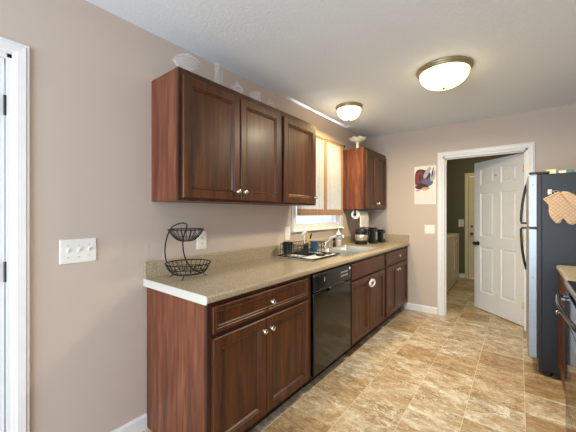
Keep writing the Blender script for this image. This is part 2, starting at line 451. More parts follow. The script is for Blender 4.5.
def panel_door(name, O, U, N, W, Hd, mat, rows, stile=.105, th=.035):
    U, N, Z = Vector(U).normalized(), Vector(N).normalized(), Vector((0, 0, 1)); O = Vector(O)
    m = MB(); mid = .1; pw = (W - 2 * stile - mid) / 2
    m.obox(O, U, Z, N, 0, stile, 0, Hd, -th, 0); m.obox(O, U, Z, N, W - stile, W, 0, Hd, -th, 0)
    m.obox(O, U, Z, N, stile + pw, stile + pw + mid, 0, Hd, -th, 0)
    edges = [0] + [z for r in rows for z in r] + [Hd]
    for k in range(0, len(edges), 2):
        for c in (0, 1):
            u0 = stile + c * (pw + mid); m.obox(O, U, Z, N, u0, u0 + pw, edges[k], edges[k + 1], -th, 0)
    for z0, z1 in rows:
        for c in (0, 1):
            u0 = stile + c * (pw + mid)
            for sgn, base in ((1, 0), (-1, -th)):
                m.rects(O + U * u0 + Z * z0 + N * base, U, Z, N * sgn, pw, z1 - z0, [(0, 0), (.010, -.010), (.026, -.010), (.042, -.003)], False, True)
    return struct(m.build(name, mat, origin=O))
ROWS = [(.235, .85), (.985, 1.575), (1.69, 1.885)]
# door_1: shut door in the left wall
d1 = panel_door('door_1', (-.022, DY0 + .02, .012), (0, 1, 0), (1, 0, 0), DY1 - DY0 - .043, 2.0, 'door', ROWS)
m = MB()
for z in (.28, 1.05, 1.80): m.lathe([(.006, -.045), (.006, .045)], (-.014, DY1 - .02, z), 10)
m.build('door_hinge', 'pewter', d1)
m = MB(); m.lathe([(.028, 0), (.028, .006), (.012, .010), (.011, .035), (.024, .042), (.028, .055), (.022, .066), (.001, .068)], (-.022, DY0 + .085, .93), 18, (1, 0, 0))
m.build('door_knob', 'pewter', d1, smooth=True)
# door_2: laundry door standing open into the laundry
HX, HY = 1.866, YB + .118
dv = Vector((-.716, .698, 0)).normalized(); nv = Vector((-dv.y, dv.x, 0)); nv = nv if nv.y < 0 else -nv
d2 = panel_door('door_2', (HX, HY, .012), dv, nv, .765, 2.0, 'door', ROWS)
for z in (.25, 1.02, 1.83):
    m = MB(); m.lathe([(.006, -.045), (.0065, -.045), (.0065, .045), (.001, .047)], (HX + .004, HY - .006, z), 10)
    m.obox((HX, HY, z), dv, (0, 0, 1), nv, -.004, .03, -.044, .044, -.002, .0015)
    m.build('door_hinge', 'brass', d2)
KP = Vector((HX, HY, .90)) + dv * .70
KN = [(.030, 0), (.030, .006), (.013, .010), (.012, .034), (.023, .040), (.028, .052), (.022, .064), (.001, .066)]
for sgn, off in ((1, 0), (-1, -.035)):
    MB().lathe(KN, KP + nv * off, 18, nv * sgn).build('door_knob', 'pewter', d2, smooth=True)
m = MB(); m.lathe([(.007, 0), (.007, .012), (.001, .014)], Vector((HX, HY, 1.80)) + dv * .40, 10, nv); m.build('coat_hook', 'steel', d2)
# door_3: cream door at the far end of the laundry
d3 = panel_door('door_3', (FX0 + .005, YL + .01, .012), (1, 0, 0), (0, -1, 0), FX1 - FX0 - .01, 2.03, 'cream', ROWS)
m = MB(); m.lathe(KN, (FX0 + .06, YL + .01, .90), 16, (0, -1, 0)); m.lathe([(.022, 0), (.022, .012), (.001, .014)], (FX0 + .06, YL + .01, 1.05), 14, (0, -1, 0))
m.build('door_knob', 'pewter', d3, smooth=True)

# window over the sink
m = MB()
def wframe(m, y0, y1, z0, z1, wd, x0, x1):
    m.box(x0, x1, y0, y0 + wd, z0, z1); m.box(x0, x1, y1 - wd, y1, z0, z1); m.box(x0, x1, y0 + wd, y1 - wd, z0, z0 + wd); m.box(x0, x1, y0 + wd, y1 - wd, z1 - wd, z1)
wframe(m, 2.362, 3.425, 1.118, 2.145, .045, 0.0, .018)          # inside casing
m.box(0, .03, 2.355, 3.432, 1.122, 1.138)                      # sill nose
wframe(m, WY0, WY1, WZ0, WZ1, .016, -.11, 0.0)
win = struct(m.build('window_1', 'trim', bevel=.002))
m = MB(); wframe(m, WY0 + .016, WY1 - .016, WZ0 + .016, 1.655, .024, -.055, -.03); m.build('lower_sash', 'white_plastic', win, bevel=.002)
m = MB(); wframe(m, WY0 + .016, WY1 - .016, 1.63, WZ1 - .016, .024, -.085, -.06); m.build('upper_sash', 'white_plastic', win, bevel=.002)
m = MB(); m.box(-.045, -.041, WY0 + .04, WY1 - .04, WZ0 + .04, 1.631); m.box(-.075, -.071, WY0 + .04, WY1 - .04, 1.654, WZ1 - .04)
m.build('glass_pane', 'pane', win)

# ------------------------------------------------------------------ cabinets
DOORP = [(0, 0), (0, .014), (.004, .019), (.050, .019), (.0545, .0135), (.058, .0165), (.062, .0165), (.069, .007)]
DRAWP = [(0, 0), (0, .012), (.004, .017), (.020, .017), (.024, .0125), (.028, .015), (.032, .015), (.038, .010)]
FLATP = [(0, 0), (0, .012), (.006, .018)]
KNOB = [(.0085, 0), (.0085, .003), (.0055, .006), (.0055, .014), (.013, .018), (.0155, .023), (.013, .028), (.006, .030), (.0005, .0302)]
def front(name, parent, xf, s, y0, y1, z0, z1, prof, knobs=()):
    # s=+1 faces +x, s=-1 faces -x
    U = (0, 1, 0) if s > 0 else (0, -1, 0); O = (xf, y0 if s > 0 else y1, z0)
    d = MB().rects(O, U, (0, 0, 1), (s, 0, 0), y1 - y0, z1 - z0, prof).build(name, 'wood', parent)
    ORIGIN[d.name] = ORIGIN[parent.name]
    for y, z in knobs:
        MB().lathe(KNOB, (xf + s * prof[3 if len(prof) > 3 else 2][1], y, z), 16, (s, 0, 0)).build('knob', 'nickel', d, smooth=True)
    return d
def carcass(t, s, xb, xf, y0, y1, z0, z1, stiles, rails, kick=True, end0=False, end1=False, topped=False):
    """xb = wall side, xf = front of the face frame"""
    lo, hi = min(xb, xf - s * .019), max(xb, xf - s * .019)
    zb = z0 + (.1 if kick else 0)
    for yy, end in ((y0, end0), (y1 - .016, end1)):
        m = MB()
        if kick:
            k = xf - s * .075
            poly = [(xb, z0), (k, z0), (k, zb), (xf - s * .019, zb), (xf - s * .019, z1), (xb, z1)]
            m.prism(poly, lambda p, q: (p[0], q, p[1]), yy, yy + .016)
        else: m.box(lo, hi, yy, yy + .016, z0, z1)
        m.build('side_panel', 'daylit_wood' if end else 'wood', t)
    m = MB(); m.box(lo, hi, y0 + .016, y1 - .016, zb, zb + .016); m.box(min(xb, xb + s * .006), max(xb, xb + s * .006), y0 + .016, y1 - .016, zb + .016, z1 - .02)
    if topped: m.box(lo, hi, y0 + .016, y1 - .016, z1 - .016, z1)
    m.build('carcass', 'wood', t)
    m = MB(); a, b = min(xf - s * .019, xf), max(xf - s * .019, xf)
    for ya, yb in stiles: m.box(a, b, ya, yb, zb, z1)
    ys = sorted(stiles)
    for za, zc in rails:
        for k in range(len(ys) - 1): m.box(a, b, ys[k][1], ys[k + 1][0], za, zc)
    m.build('face_frame', 'frame_wood', t)
    if kick:
        k = xf - s * .075
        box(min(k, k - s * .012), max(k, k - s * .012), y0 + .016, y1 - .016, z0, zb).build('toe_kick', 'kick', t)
ZC = .8725
# base unit nearest the camera
t = thing('base_cabinet', (.3, 1.344, 0), 'dark cherry base cabinet with bare end panel, left end of the long counter', 'cabinet')
carcass(t, 1, .003, .603, .887, 1.800, 0, ZC, [(.887, .925), (1.735, 1.800)], [(.1, .128), (.680, .722), (.836, ZC)], end0=True)
front('drawer', t, .603, 1, .913, 1.747, .714, .848, DRAWP, [(1.344, .779)])
front('door', t, .603, 1, .913, 1.300, .115, .690, DOORP, [(1.270, .622)])
front('door', t, .603, 1, .3 + 1.004, 1.747, .115, .690, DOORP, [(1.336, .622)])
# sink base
t = thing('sink_cabinet', (.3, 2.865, 0), 'dark cherry sink cabinet between dishwasher and corner cabinet, white latch on knobs', 'cabinet')
carcass(t, 1, .003, .603, 2.425, 3.296, 0, ZC, [(2.425, 2.465), (3.245, 3.296)], [(.1, .128), (.675, .712), (.836, ZC)])
front('false_drawer', t, .603, 1, 2.446, 3.262, .702, .850, FLATP)
front('door', t, .603, 1, 2.446, 2.842, .115, .683, DOORP, [(2.812, .612)])
front('door', t, .603, 1, 2.850, 3.262, .115, .683, DOORP, [(2.880, .612)])
m = MB(); c = Vector((.648, 2.846, .612))
loop = [c + Vector((0, .060 * math.cos(a), .030 * math.sin(a))) for a in [2 * PI * i / 28 for i in range(28)]]
m.tube(loop, .010, 8, True); m.box(.638, .662, 2.826, 2.866, .634, .652)
tag(m.build('child_safety_latch', 'white_plastic', smooth=True), 'white plastic safety latch looped over both sink cabinet knobs', 'latch')
# corner base
t = thing('base_cabinet', (.3, 3.75, 0), 'dark cherry base cabinet under the canisters, against the back wall', 'cabinet')
carcass(t, 1, .003, .603, 3.300, 4.195, 0, ZC, [(3.300, 3.350), (4.125, 4.195)], [(.1, .128), (.675, .712), (.836, ZC)])
front('drawer', t, .603, 1, 3.332, 4.140, .704, .850, DRAWP, [(3.755, .783)])
front('door', t, .603, 1, 3.332, 3.690, .115, .686, DOORP, [(3.662, .622)])
front('door', t, .603, 1, 3.698, 4.140, .115, .686, DOORP, [(3.735, .622)])

# wall cabinets
ZU0, ZU1 = 1.386, 2.1375
t = thing('wall_cabinet', (.15, 1.37, ZU0), 'two door dark cherry wall cabinet above the wire basket', 'cabinet')
carcass(t, 1, .003, .303, .9165, 1.826, ZU0, ZU1, [(.9165, .958), (1.775, 1.826)], [(ZU0, ZU0 + .032), (ZU1 - .045, ZU1)], False, True, False, True)
front('door', t, .303, 1, .937, 1.364, 1.402, 2.100, DOORP, [(1.338, 1.458)])
front('door', t, .303, 1, 1.374, 1.798, 1.402, 2.100, DOORP, [(1.402, 1.458)])
t = thing('wall_cabinet', (.15, 2.08, ZU0), 'single door dark cherry wall cabinet left of the curtained window', 'cabinet')
carcass(t, 1, .003, .303, 1.828, 2.335, ZU0, ZU1, [(1.828, 1.862), (2.285, 2.335)], [(ZU0, ZU0 + .032), (ZU1 - .045, ZU1)], False, False, True, True)
front('door', t, .303, 1, 1.842, 2.312, 1.402, 2.100, DOORP, [(2.282, 1.458)])
t = thing('wall_cabinet', (.15, 3.82, 1.365), 'dark cherry corner wall cabinet right of the window, above the paper towel', 'cabinet')
carcass(t, 1, .003, .303, 3.450, 4.185, 1.365, 2.135, [(3.450, 3.490), (4.140, 4.185)], [(1.365, 1.397), (2.09, 2.135)], False, True, False, True)
front('door', t, .303, 1, 3.470, 3.806, 1.382, 2.098, DOORP, [(3.778, 1.44)])
front('door', t, .303, 1, 3.814, 4.160, 1.382, 2.098, DOORP, [(3.842, 1.44)])

# worktop with sink cut-out, backsplash
NOSE = [(.56, .874), (.618, .874), (.627, .877), (.632, .885), (.632, .903), (.627, .911), (.618, .914), (.56, .914)]
t = thing('worktop', (.3, 2.53, .874), 'speckled olive beige laminate worktop with backsplash along the left wall', 'countertop')
m = MB(); yf = lambda p, q: (p[0], q, p[1])
m.prism([(.003, .874)] + NOSE[1:-1] + [(.003, .914)], yf, .870, 2.455)
m.prism(NOSE, yf, 2.455, 3.265); m.box(.003, .075, 2.455, 3.265, .874, .914)
m.prism([(.003, .874)] + NOSE[1:-1] + [(.003, .914)], yf, 3.265, 4.197)
m.build('counter_slab', 'laminate', t)
m = MB(); m.prism([(.003, .870)] + [(a, max(.870, z - .004) if z < .88 else z) for a, z in NOSE[1:-1]] + [(.003, .914)], yf, .8655, .870); m.build('end_cap', 'daylit_laminate', t)
m = MB(); BSP = [(.003, .914), (.022, .914), (.022, 1.008), (.018, 1.014), (.003, 1.014)]
m.prism(BSP, yf, .870, 4.197); m.prism([(4.197, .914), (4.178, .914), (4.178, 1.008), (4.182, 1.014), (4.197, 1.014)], lambda p, q: (q, p[0], p[1]), .0222, .622)
m.build('backsplash', 'laminate', t)

# ------------------------------------------------------------------ dishwasher
t = thing('dishwasher', (.3, 2.112, 0), 'glossy black dishwasher between the base cabinets', 'dishwasher')
m = MB(); m.box(.02, .585, 1.806, 2.420, .10, .868); m.build('tub', 'black_plastic', t)
PR = [(.585, .105), (.612, .105), (.622, .112), (.624, .40), (.622, .70), (.618, .716), (.585, .716)]
MB().prism(PR, yf, 1.813, 2.414).build('door', 'black_gloss', t, bevel=.003)
m = MB(); yc = 2.112
m.prism([(.585, .722), (.618, .722), (.626, .735), (.626, .845), (.616, .862), (.585, .862)], yf, 1.813, 2.414)
cp = m.build('control_panel', 'black_gloss', t, bevel=.003)
# hand recess under the panel: a curved lip
m = MB(); m.grid(lambda u, v: Vector((.6275 + .010 * math.sin(PI * v), 2.02 + .26 * u, .712 + .022 * math.sin(PI * u) - .014 + .028 * v)), 14, 5)
m.build('handle_lip', 'black_plastic', t, smooth=True, solid=.004)
m = MB()
for k in range(6):
    for r in range(2): m.box(.626, .6272, 2.225 + k * .022, 2.238 + k * .022, .775 + r * .03, .789 + r * .03)
m.build('button', 'grey_print', cp)
m = MB(); m.lathe([(.011, 0), (.011, .004), (.001, .005)], (.626, 2.385, .828), 14, (1, 0, 0)); m.build('indicator', 'white_plastic', cp)
m = MB(); m.box(.626, .627, 1.955, 1.963, .79, .822); m.build('badge', 'grey_print', cp)
box(.52, .532, 1.813, 2.414, .0, .10).build('toe_kick', 'black_plastic', t)

# ------------------------------------------------------------------ sink, faucet
t = thing('sink', (.31, 2.86, .914), 'double bowl stainless sink set into the laminate worktop below the window', 'sink')
m = MB(); X0, X1, Y0, Y1, zr = .055, .575, 2.44, 3.28, .9185
B = [(.135, .545, 2.47, 2.845), (.135, .545, 2.875, 3.25)]
xs = [X0, .135, .545, X1]; yy = [Y0, 2.47, 2.845, 2.875, 3.25, Y1]
for i in range(3):
    for j in range(5):
        if i == 1 and j in (1, 3): continue
        m.box(xs[i], xs[i + 1], yy[j], yy[j + 1], .9145, zr)
m.build('rim', 'steel_sink', t)
for (a, b, c, d) in B:
    m = MB(); L = []
    for ins, z in ((0, .9187), (.006, .91), (.012, .80), (.03, .752), (.06, .745)):
        L.append([Vector(p) for p in ((a + ins, c + ins, z), (b - ins, c + ins, z), (b - ins, d - ins, z), (a + ins, d - ins, z))])
    m.loft(L, False, True); bo = m.build('bowl', 'steel_sink', t, bevel=.012, smooth=True)
    MB().lathe([(.042, 0), (.042, .003), (.03, .004), (.028, .001), (.001, .001)], ((a + b) / 2, (c + d) / 2, .7455), 20).build('drain', 'chrome', bo, smooth=True)
t = thing('faucet', (.095, 2.86, .9185), 'chrome kitchen faucet with raised spout at back of sink', 'faucet')
m = MB(); m.box(.068, .122, 2.755, 2.965, .9186, .930); m.build('base_plate', 'chrome', t, bevel=.006, smooth=True)
m = MB(); m.lathe([(.024, 0), (.021, .03), (.019, .055), (.012, .062)], (.095, 2.86, .930), 18)
m.tube(bez((.095, 2.86, .975), (.13, 2.865, 1.03), (.2, 2.875, 1.065), (.285, 2.885, 1.072), 12) + [Vector((.305, 2.887, 1.062)), Vector((.308, 2.887, 1.045))], [.014] * 6 + [.012] * 9, 12)
m.build('spout', 'chrome', t, smooth=True)
for y in (2.77, 2.95):
    m = MB(); m.lathe([(.018, 0), (.016, .022), (.012, .028), (.011, .04), (.004, .044)], (.095, y, .930), 16)
    m.tube([(.095, y, .966), (.12, y + (.02 if y > 2.86 else -.02), .985), (.145, y + (.03 if y > 2.86 else -.03), .995)], [.007, .006, .005], 8)
    m.build('lever', 'chrome', t, smooth=True)
m = MB(); m.lathe([(.017, 0), (.015, .02), (.011, .03), (.014, .06), (.017, .09), (.012, .10)], (.095, 3.06, .9187), 14)
tag(m.build('sink_sprayer', 'black_plastic', smooth=True), 'black side sprayer standing at back of the sink beside faucet', 'sprayer')

# ------------------------------------------------------------------ fridge
t = thing('refrigerator', (2.28, 3.50, 0), 'black sided fridge with stainless doors against the right wall', 'fridge')
FY0, FY1 = 3.12, 3.86
box(1.948, 2.685, FY0, FY1, .05, 1.628).build('body', 'fridge_black', t, bevel=.006)
box(1.926, 1.948, FY0 + .008, FY1 - .008, .14, 1.622).build('gasket', 'black_plastic', t)
for nm, z0, z1 in (('freezer_door', 1.197, 1.630), ('fridge_door', .135, 1.187)):
    d = box(1.866, 1.926, FY0, FY1, z0, z1).build(nm, 'steel', t, bevel=.008, seg=3)
    for zz in ((1.545,) if nm[1] == 'r' and z0 > 1 else (.79,)):
        MB().lathe([(.004, 0), (.004, .0015), (.0005, .002)], (1.897, FY0, zz), 10, (0, -1, 0)).build('screw', 'slot', d)
HYF = FY1 - .07
def hand(pts, d):
    MB().tube(pts, .011, 10).build('handle', 'black_gloss', d, smooth=True)
fd = [o for o in t.children if o.name.startswith('freezer_door')][0]; rd = [o for o in t.children if o.name.startswith('fridge_door')][0]
hand(bez((1.868, HYF, 1.60), (1.850, HYF, 1.52), (1.828, HYF, 1.40), (1.825, HYF, 1.235), 14) + [Vector((1.830, HYF, 1.215)), Vector((1.868, HYF, 1.213))], fd)
hand([Vector((1.868, HYF, 1.168)), Vector((1.830, HYF, 1.166))] + bez((1.825, HYF, 1.15), (1.825, HYF, 1.02), (1.838, HYF, .86), (1.868, HYF, .75), 14), rd)
box(1.872, 2.00, FY0 + .01, FY0 + .09, 1.6305, 1.65).build('hinge_cover', 'black_plastic', t, bevel=.005)
box(1.935, 1.96, FY0 + .03, FY1 - .03, .02, .13).build('base_grille', 'black_plastic', t)
for x in (2.0, 2.6):
    for y in (FY0 + .06, FY1 - .06): MB().lathe([(.02, 0), (.02, .05)], (x, y, 0), 12).build('foot', 'black_plastic', t)

# things on the fridge
Z = 1.6285
tag(box(1.985, 2.045, 3.24, 3.52, Z, Z + .045).build('carton', 'cream_card', bevel=.002), 'flat cream carton lying on top of the fridge', 'box')
m = MB(); m.box(2.06, 2.13, 3.20, 3.34, Z, Z + .028); tag(m.build('tin_box', 'white_enamel', bevel=.004), 'small white box on fridge top beside the cream carton', 'box')
m = MB(); m.box(2.10, 2.14, 3.145, 3.18, Z, Z + .026); tag(m.build('small_carton', 'green', bevel=.002), 'little green carton at the front edge of fridge top', 'box')
m = MB(); m.lathe([(.045, 0), (.048, .02), (.048, .028), (.04, .034), (.012, .038), (.010, .044), (.015, .052), (.010, .060), (.001, .062)], (2.215, 3.20, Z), 20)
tag(m.build('lidded_pot', ['white_enamel'], smooth=True), 'white lidded dish with round knob on fridge top', 'dish')
# hook and mitts on the fridge side
t = thing('magnet_hook', (2.0, FY0, 1.47), 'white magnetic hook on black fridge side holding oven mitts', 'hook')
m = MB(); m.box(1.988, 2.012, FY0 - .007, FY0 - .0005, 1.462, 1.502); m.build('plate', 'white_plastic', t, bevel=.003)
m = MB(); m.tube([(2.0, FY0 - .007, 1.472), (2.0, FY0 - .022, 1.466), (2.0, FY0 - .034, 1.470), (2.0, FY0 - .036, 1.482)], .004, 8); m.build('prong', 'white_plastic', t, smooth=True)
def smooth_poly(p, it=2):
    for _ in range(it):
        q = []
        for i in range(len(p)):
            a, b = p[i], p[(i + 1) % len(p)]
            q += [(a[0] * .75 + b[0] * .25, a[1] * .75 + b[1] * .25), (a[0] * .25 + b[0] * .75, a[1] * .25 + b[1] * .75)]
        p = q
    return p
def mitt(name, poly, y0, y1, label):
    P = smooth_poly(poly, 2); n = len(P)
    area_ = sum(P[i][0] * P[(i + 1) % n][1] - P[(i + 1) % n][0] * P[i][1] for i in range(n))
    sg = 1 if area_ > 0 else -1
    def inset(d):
        out = []
        for i in range(n):
            a, b = Vector(P[i - 1]), Vector(P[(i + 1) % n]); e = (b - a).normalized()
            out.append((P[i][0] - sg * e.y * d, P[i][1] + sg * e.x * d))
        return out
    ym = (y0 + y1) / 2; L = []
    for d, f in ((.012, 1), (.004, .75), (0, 0), (.004, -.75), (.012, -1)):
        L.append([Vector((x, ym + f * (y1 - y0) / 2, z)) for x, z in inset(d)])
    m = MB().loft(L); return m
MITT1 = [(1.966, 1.414), (1.957, 1.426), (1.968, 1.436), (2.042, 1.479), (2.053, 1.483), (2.060, 1.472), (2.088, 1.421), (2.121, 1.374), (2.152, 1.337), (2.165, 1.276), (2.149, 1.236), (2.126, 1.222), (2.102, 1.231), (2.085, 1.262), (2.073, 1.272), (2.066, 1.244), (2.041, 1.227), (2.020, 1.254), (2.000, 1.285), (1.990, 1.328), (1.995, 1.372)]
MITT2 = [(2.060, 1.478), (2.085, 1.487), (2.125, 1.470), (2.158, 1.442), (2.185, 1.405), (2.215, 1.372), (2.232, 1.325), (2.222, 1.288), (2.195, 1.275), (2.172, 1.292), (2.168, 1.318), (2.150, 1.322), (2.142, 1.296), (2.115, 1.285), (2.098, 1.318), (2.090, 1.37), (2.068, 1.42)]
tm = mitt('oven_mitt', MITT1, FY0 - .036, FY0 - .017, '').build('oven_mitt', 'quilt', smooth=True)
tag(tm, 'tan quilted oven mitt hanging in front on the fridge hook, thumb down', 'oven mitt')
tm2 = mitt('oven_mitt', MITT2, FY0 - .016, FY0 - .001, '').build('oven_mitt', 'quilt', smooth=True)
tag(tm2, 'tan quilted oven mitt hanging behind the front one, against fridge side', 'oven mitt')
for o, (x, z), y in ((tm, (2.03, 1.478), FY0 - .026), (tm2, (2.065, 1.485), FY0 - .009)):
    MB().tube(bez((x, y, z - .008), (x - .012, y, z + .012), (2.005, FY0 - .03, 1.492), (2.0, FY0 - .027, 1.478), 8), .0022, 6).build('hanging_loop', 'quilt', o, smooth=True)

# ------------------------------------------------------------------ right-hand run: cabinet, worktop, range
t = thing('base_cabinet', (2.38, 2.72, 0), 'narrow cherry base cabinet between the fridge and the range', 'cabinet')
carcass(t, -1, 2.697, 2.064, 2.390, 3.075, 0, ZC, [(2.390, 2.425), (3.040, 3.075)], [(.1, .128), (.675, .712), (.836, ZC)])
front('drawer', t, 2.064, -1, 2.41, 3.055, .704, .850, DRAWP, [(2.80, .742)])
front('door', t, 2.064, -1, 2.41, 3.055, .115, .686, DOORP, [(2.86, .60)])
t = thing('worktop', (2.37, 2.73, .874), 'short tan laminate worktop beside the fridge, right side', 'countertop')
R = lambda p, q: (2.667 - p[0], q, p[1])
m = MB(); m.prism([(-.030, .874)] + NOSE[1:-1] + [(-.030, .914)], R, 2.384, 3.085); m.build('counter_slab', 'laminate', t)
m = MB(); m.box(2.679, 2.697, 2.384, 3.085, .9141, 1.014); m.build('backsplash', 'laminate', t)

t = thing('range', (2.36, 2.0, 0), 'black glass electric range with bowed door handle at right edge', 'stove')
RY0, RY1 = 1.622, 2.376
box(2.045, 2.69, RY0, RY1, .03, .893).build('body', 'black_plastic', t, bevel=.004)
ck = box(2.028, 2.62, RY0, RY1, .895, .918).build('cooktop', 'black_glass', t, bevel=.004)
m = MB(); m.box(2.018, 2.028, RY0, RY1, .893, .919); m.build('front_trim', 'steel', t, bevel=.002)
for cx, cy, r in ((2.18, 1.82, .10), (2.18, 2.18, .075), (2.45, 1.82, .075), (2.45, 2.18, .10)):
    m = MB()
    for rr in (r, r * .6): m.ring((cx, cy, .9182), rr, .0012, 32, 4)
    m.build('burner_ring', 'grey_print', ck)
dr = box(2.020, 2.045, RY0 + .006, RY1 - .006, .225, .862).build('oven_door', 'black_glass', t, bevel=.004)
m = MB(); wframe_y = (RY0 + .1, RY1 - .1)
m.box(2.0185, 2.0200, RY0 + .12, RY1 - .12, .34, .70); m.build('oven_window', 'black_glass', dr)
hp = [Vector((2.022, RY1 - .035, .818)), Vector((1.995, RY1 - .037, .832))] + [Vector((1.990 - .022 * math.sin(PI * u) ** .8, RY1 - .04 - (RY1 - RY0 - .08) * u, .838 + .006 * math.sin(PI * u))) for u in [i / 20 for i in range(21)]] + [Vector((1.995, RY0 + .037, .832)), Vector((2.022, RY0 + .035, .815))]
MB().tube(hp, .0105, 12).build('handle', 'black_gloss', dr, smooth=True)
for y in (RY0 + .036, RY1 - .036): box(2.000, 2.0201, y - .009, y + .009, .806, .834).build('handle_mount', 'steel', dr, bevel=.003)
box(2.022, 2.045, RY0 + .006, RY1 - .006, .05, .215).build('storage_drawer', 'black_gloss', t, bevel=.004)
bgd = MB().prism([(2.62, .918), (2.69, .918), (2.69, 1.09), (2.65, 1.09), (2.625, 1.05)], yf, RY0, RY1).build('backguard', 'black_gloss', t, bevel=.004)
for y in (1.70, 1.78, 2.22, 2.30): MB().lathe([(.02, 0), (.018, .02), (.001, .021)], (2.62, y, 1.0), 16, (-1, 0, .1)).build('knob', 'black_plastic', bgd, smooth=True)

# ------------------------------------------------------------------ laundry machines
def machine(y0, y1, label, name, cat, dryer):
    t = thing(name, (.56, (y0 + y1) / 2, 0), label, cat)
    box(.22, .890, y0, y1, .02, .90).build('body', 'white_enamel', t, bevel=.006)
    box(.22, .893, y0, y1, .901, .918).build('top', 'white_enamel', t, bevel=.006)
    MB().prism([(.20, .918), (.36, .918), (.30, 1.06), (.20, 1.07)], yf, y0 + .01, y1 - .01).build('console', 'white_enamel', t, bevel=.006)
    for k in (0.25, .5, .75): MB().lathe([(.022, 0), (.020, .016), (.001, .017)], (.335, y0 + (y1 - y0) * k, .985), 14, (1, 0, .4)).build('dial', 'steel_pale', t, smooth=True)
    if dryer: box(.890, .902, y0 + .10, y1 - .10, .30, .80).build('door', 'white_enamel', t, bevel=.008)
    else: box(.42, .86, y0 + .07, y1 - .07, .918, .926).build('lid', 'white_enamel', t, bevel=.006)
    for x in (.28, .83):
        for y in (y0 + .06, y1 - .06): MB().lathe([(.02, 0), (.02, .02)], (x, y, 0), 10).build('foot', 'black_plastic', t)
machine(5.20, 5.885, 'white washing machine in the laundry, nearer the doorway', 'washing_machine', 'washing machine', False)
machine(5.915, 6.60, 'white clothes dryer in the laundry, beyond the washing machine', 'clothes_dryer', 'dryer', True)

# ------------------------------------------------------------------ ceiling lights
def ceiling_light(x, y, R, drop, label, power, color=(1.0, .88, .64)):
    t = thing('ceiling_light', (x, y, H), label, 'ceiling light', 'flush ceiling lights')
    MB().lathe([(R, 0), (R, -.008), (R * .985, -.016), (R * .95, -.020), (R * .935, -.030), (R * .90, -.036), (R * .87, -.034), (R * .85, -.012)], (x, y, H), 40).build('pan', 'bronze', t, smooth=True)
    r = R * .88; prof = [(r, -.031)]
    for k in range(1, 12): a = k / 12 * PI / 2; prof.append((r * math.cos(a) ** .85, -.031 - (drop - .047) * math.sin(a)))
    prof.append((.0015, -drop + .015))
    g = MB().lathe(prof, (x, y, H), 36).build('glass_bowl', 'lampglass', t, smooth=True)
    MB().lathe([(.012, 0), (.014, -.004), (.007, -.009), (.009, -.014), (.001, -.020)], (x, y, H - drop + .016), 14).build('finial', 'bronze', t, smooth=True)
    b = area('bulb', (x, y, H - drop - .008), (0, 0, 0), 2 * R * .6, 2 * R * .6, power, color); b.data.shape = 'DISK'
ceiling_light(1.345, 2.56, .198, .160, 'larger flush ceiling light with glowing glass bowl, mid kitchen', 31)
ceiling_light(.395, 2.84, .140, .155, 'smaller flush ceiling light above the sink', 17, (1.0, .76, .38))
# laundry lamp (real fixture above the doorway line)
t = thing('ceiling_light', (1.4, 5.6, H), 'flush ceiling light in the laundry, hidden above the doorway', 'ceiling light', 'flush ceiling lights')
MB().lathe([(.15, 0), (.15, -.03), (.13, -.035)], (1.4, 5.6, H), 28).build('pan', 'bronze', t, smooth=True)
lamp('bulb', (1.4, 5.6, H - .16), 14, (1.0, .80, .48), .06)

# ------------------------------------------------------------------ curtains
t = thing('curtain_rod', (.06, 2.86, 2.165), 'thin dark bronze curtain rod over the sink window', 'curtain rod')
m = MB(); m.tube([(.06, 2.338, 2.165), (.06, 3.37, 2.165)], .0065, 10); m.build('rod', 'bronze', t, smooth=True)
MB().lathe([(.007, 0), (.013, .006), (.016, .016), (.012, .027), (.001, .031)], (.06, 3.37, 2.165), 14, (0, 1, 0)).build('finial', 'pewter', t, smooth=True)
for y in (2.342, 3.35): box(.001, .06, y - .006, y + .006, 2.159, 2.171).build('bracket', 'pewter', t)
def curtain(y0, y1, label, side, phase):
    t = thing('curtain', (.06, (y0 + y1) / 2, 1.29), label, 'curtain')
    nf = 8
    def fx(u, z):
        amp = .012 + .006 * (2.16 - z)
        return .062 + amp * math.sin(2 * PI * (nf * u + phase) + .7 * math.sin(9 * u)) + .004 * math.sin(23 * u + z * 2)
    def surf(ua, ub, za, zb, nu, nv, off=0.0):
        return MB().grid(lambda u, v: Vector((fx(ua + (ub - ua) * u, za + (zb - za) * v) + off, y0 + (y1 - y0) * (ua + (ub - ua) * u), za + (zb - za) * v)), nu, nv)
    b = .05 / (y1 - y0)
    u0, u1 = (0, 1 - b) if side in ('r', 'both') else (0, 1)
    surf(u0, u1, 1.358, 2.138, 70, 12).build('panel', 'sheer', t, smooth=True)
    surf(0, 1, 1.290, 1.358, 70, 2).build('hem_border', 'burlap', t, smooth=True)
    surf(1 - b, 1, 1.358, 2.138, 8, 12).build('edge_border', 'burlap', t, smooth=True)
    MB().grid(lambda u, v: Vector((.06 + .0095 * math.sin(2 * PI * v) + .0015 * math.sin(60 * u), y0 + (y1 - y0) * u, 2.165 + .011 * math.cos(2 * PI * v) - .002)), 40, 10).build('rod_pocket', 'burlap', t, smooth=True)
    surf(0, 1, 2.136, 2.157, 70, 1).build('heading', 'burlap', t, smooth=True)
curtain(2.352, 2.925, 'left cream curtain panel with tan woven border, beside the wall cabinet', 'r', .1)
curtain(2.940, 3.335, 'right cream curtain panel with tan woven border, beside the corner cabinet', 'r', .55)

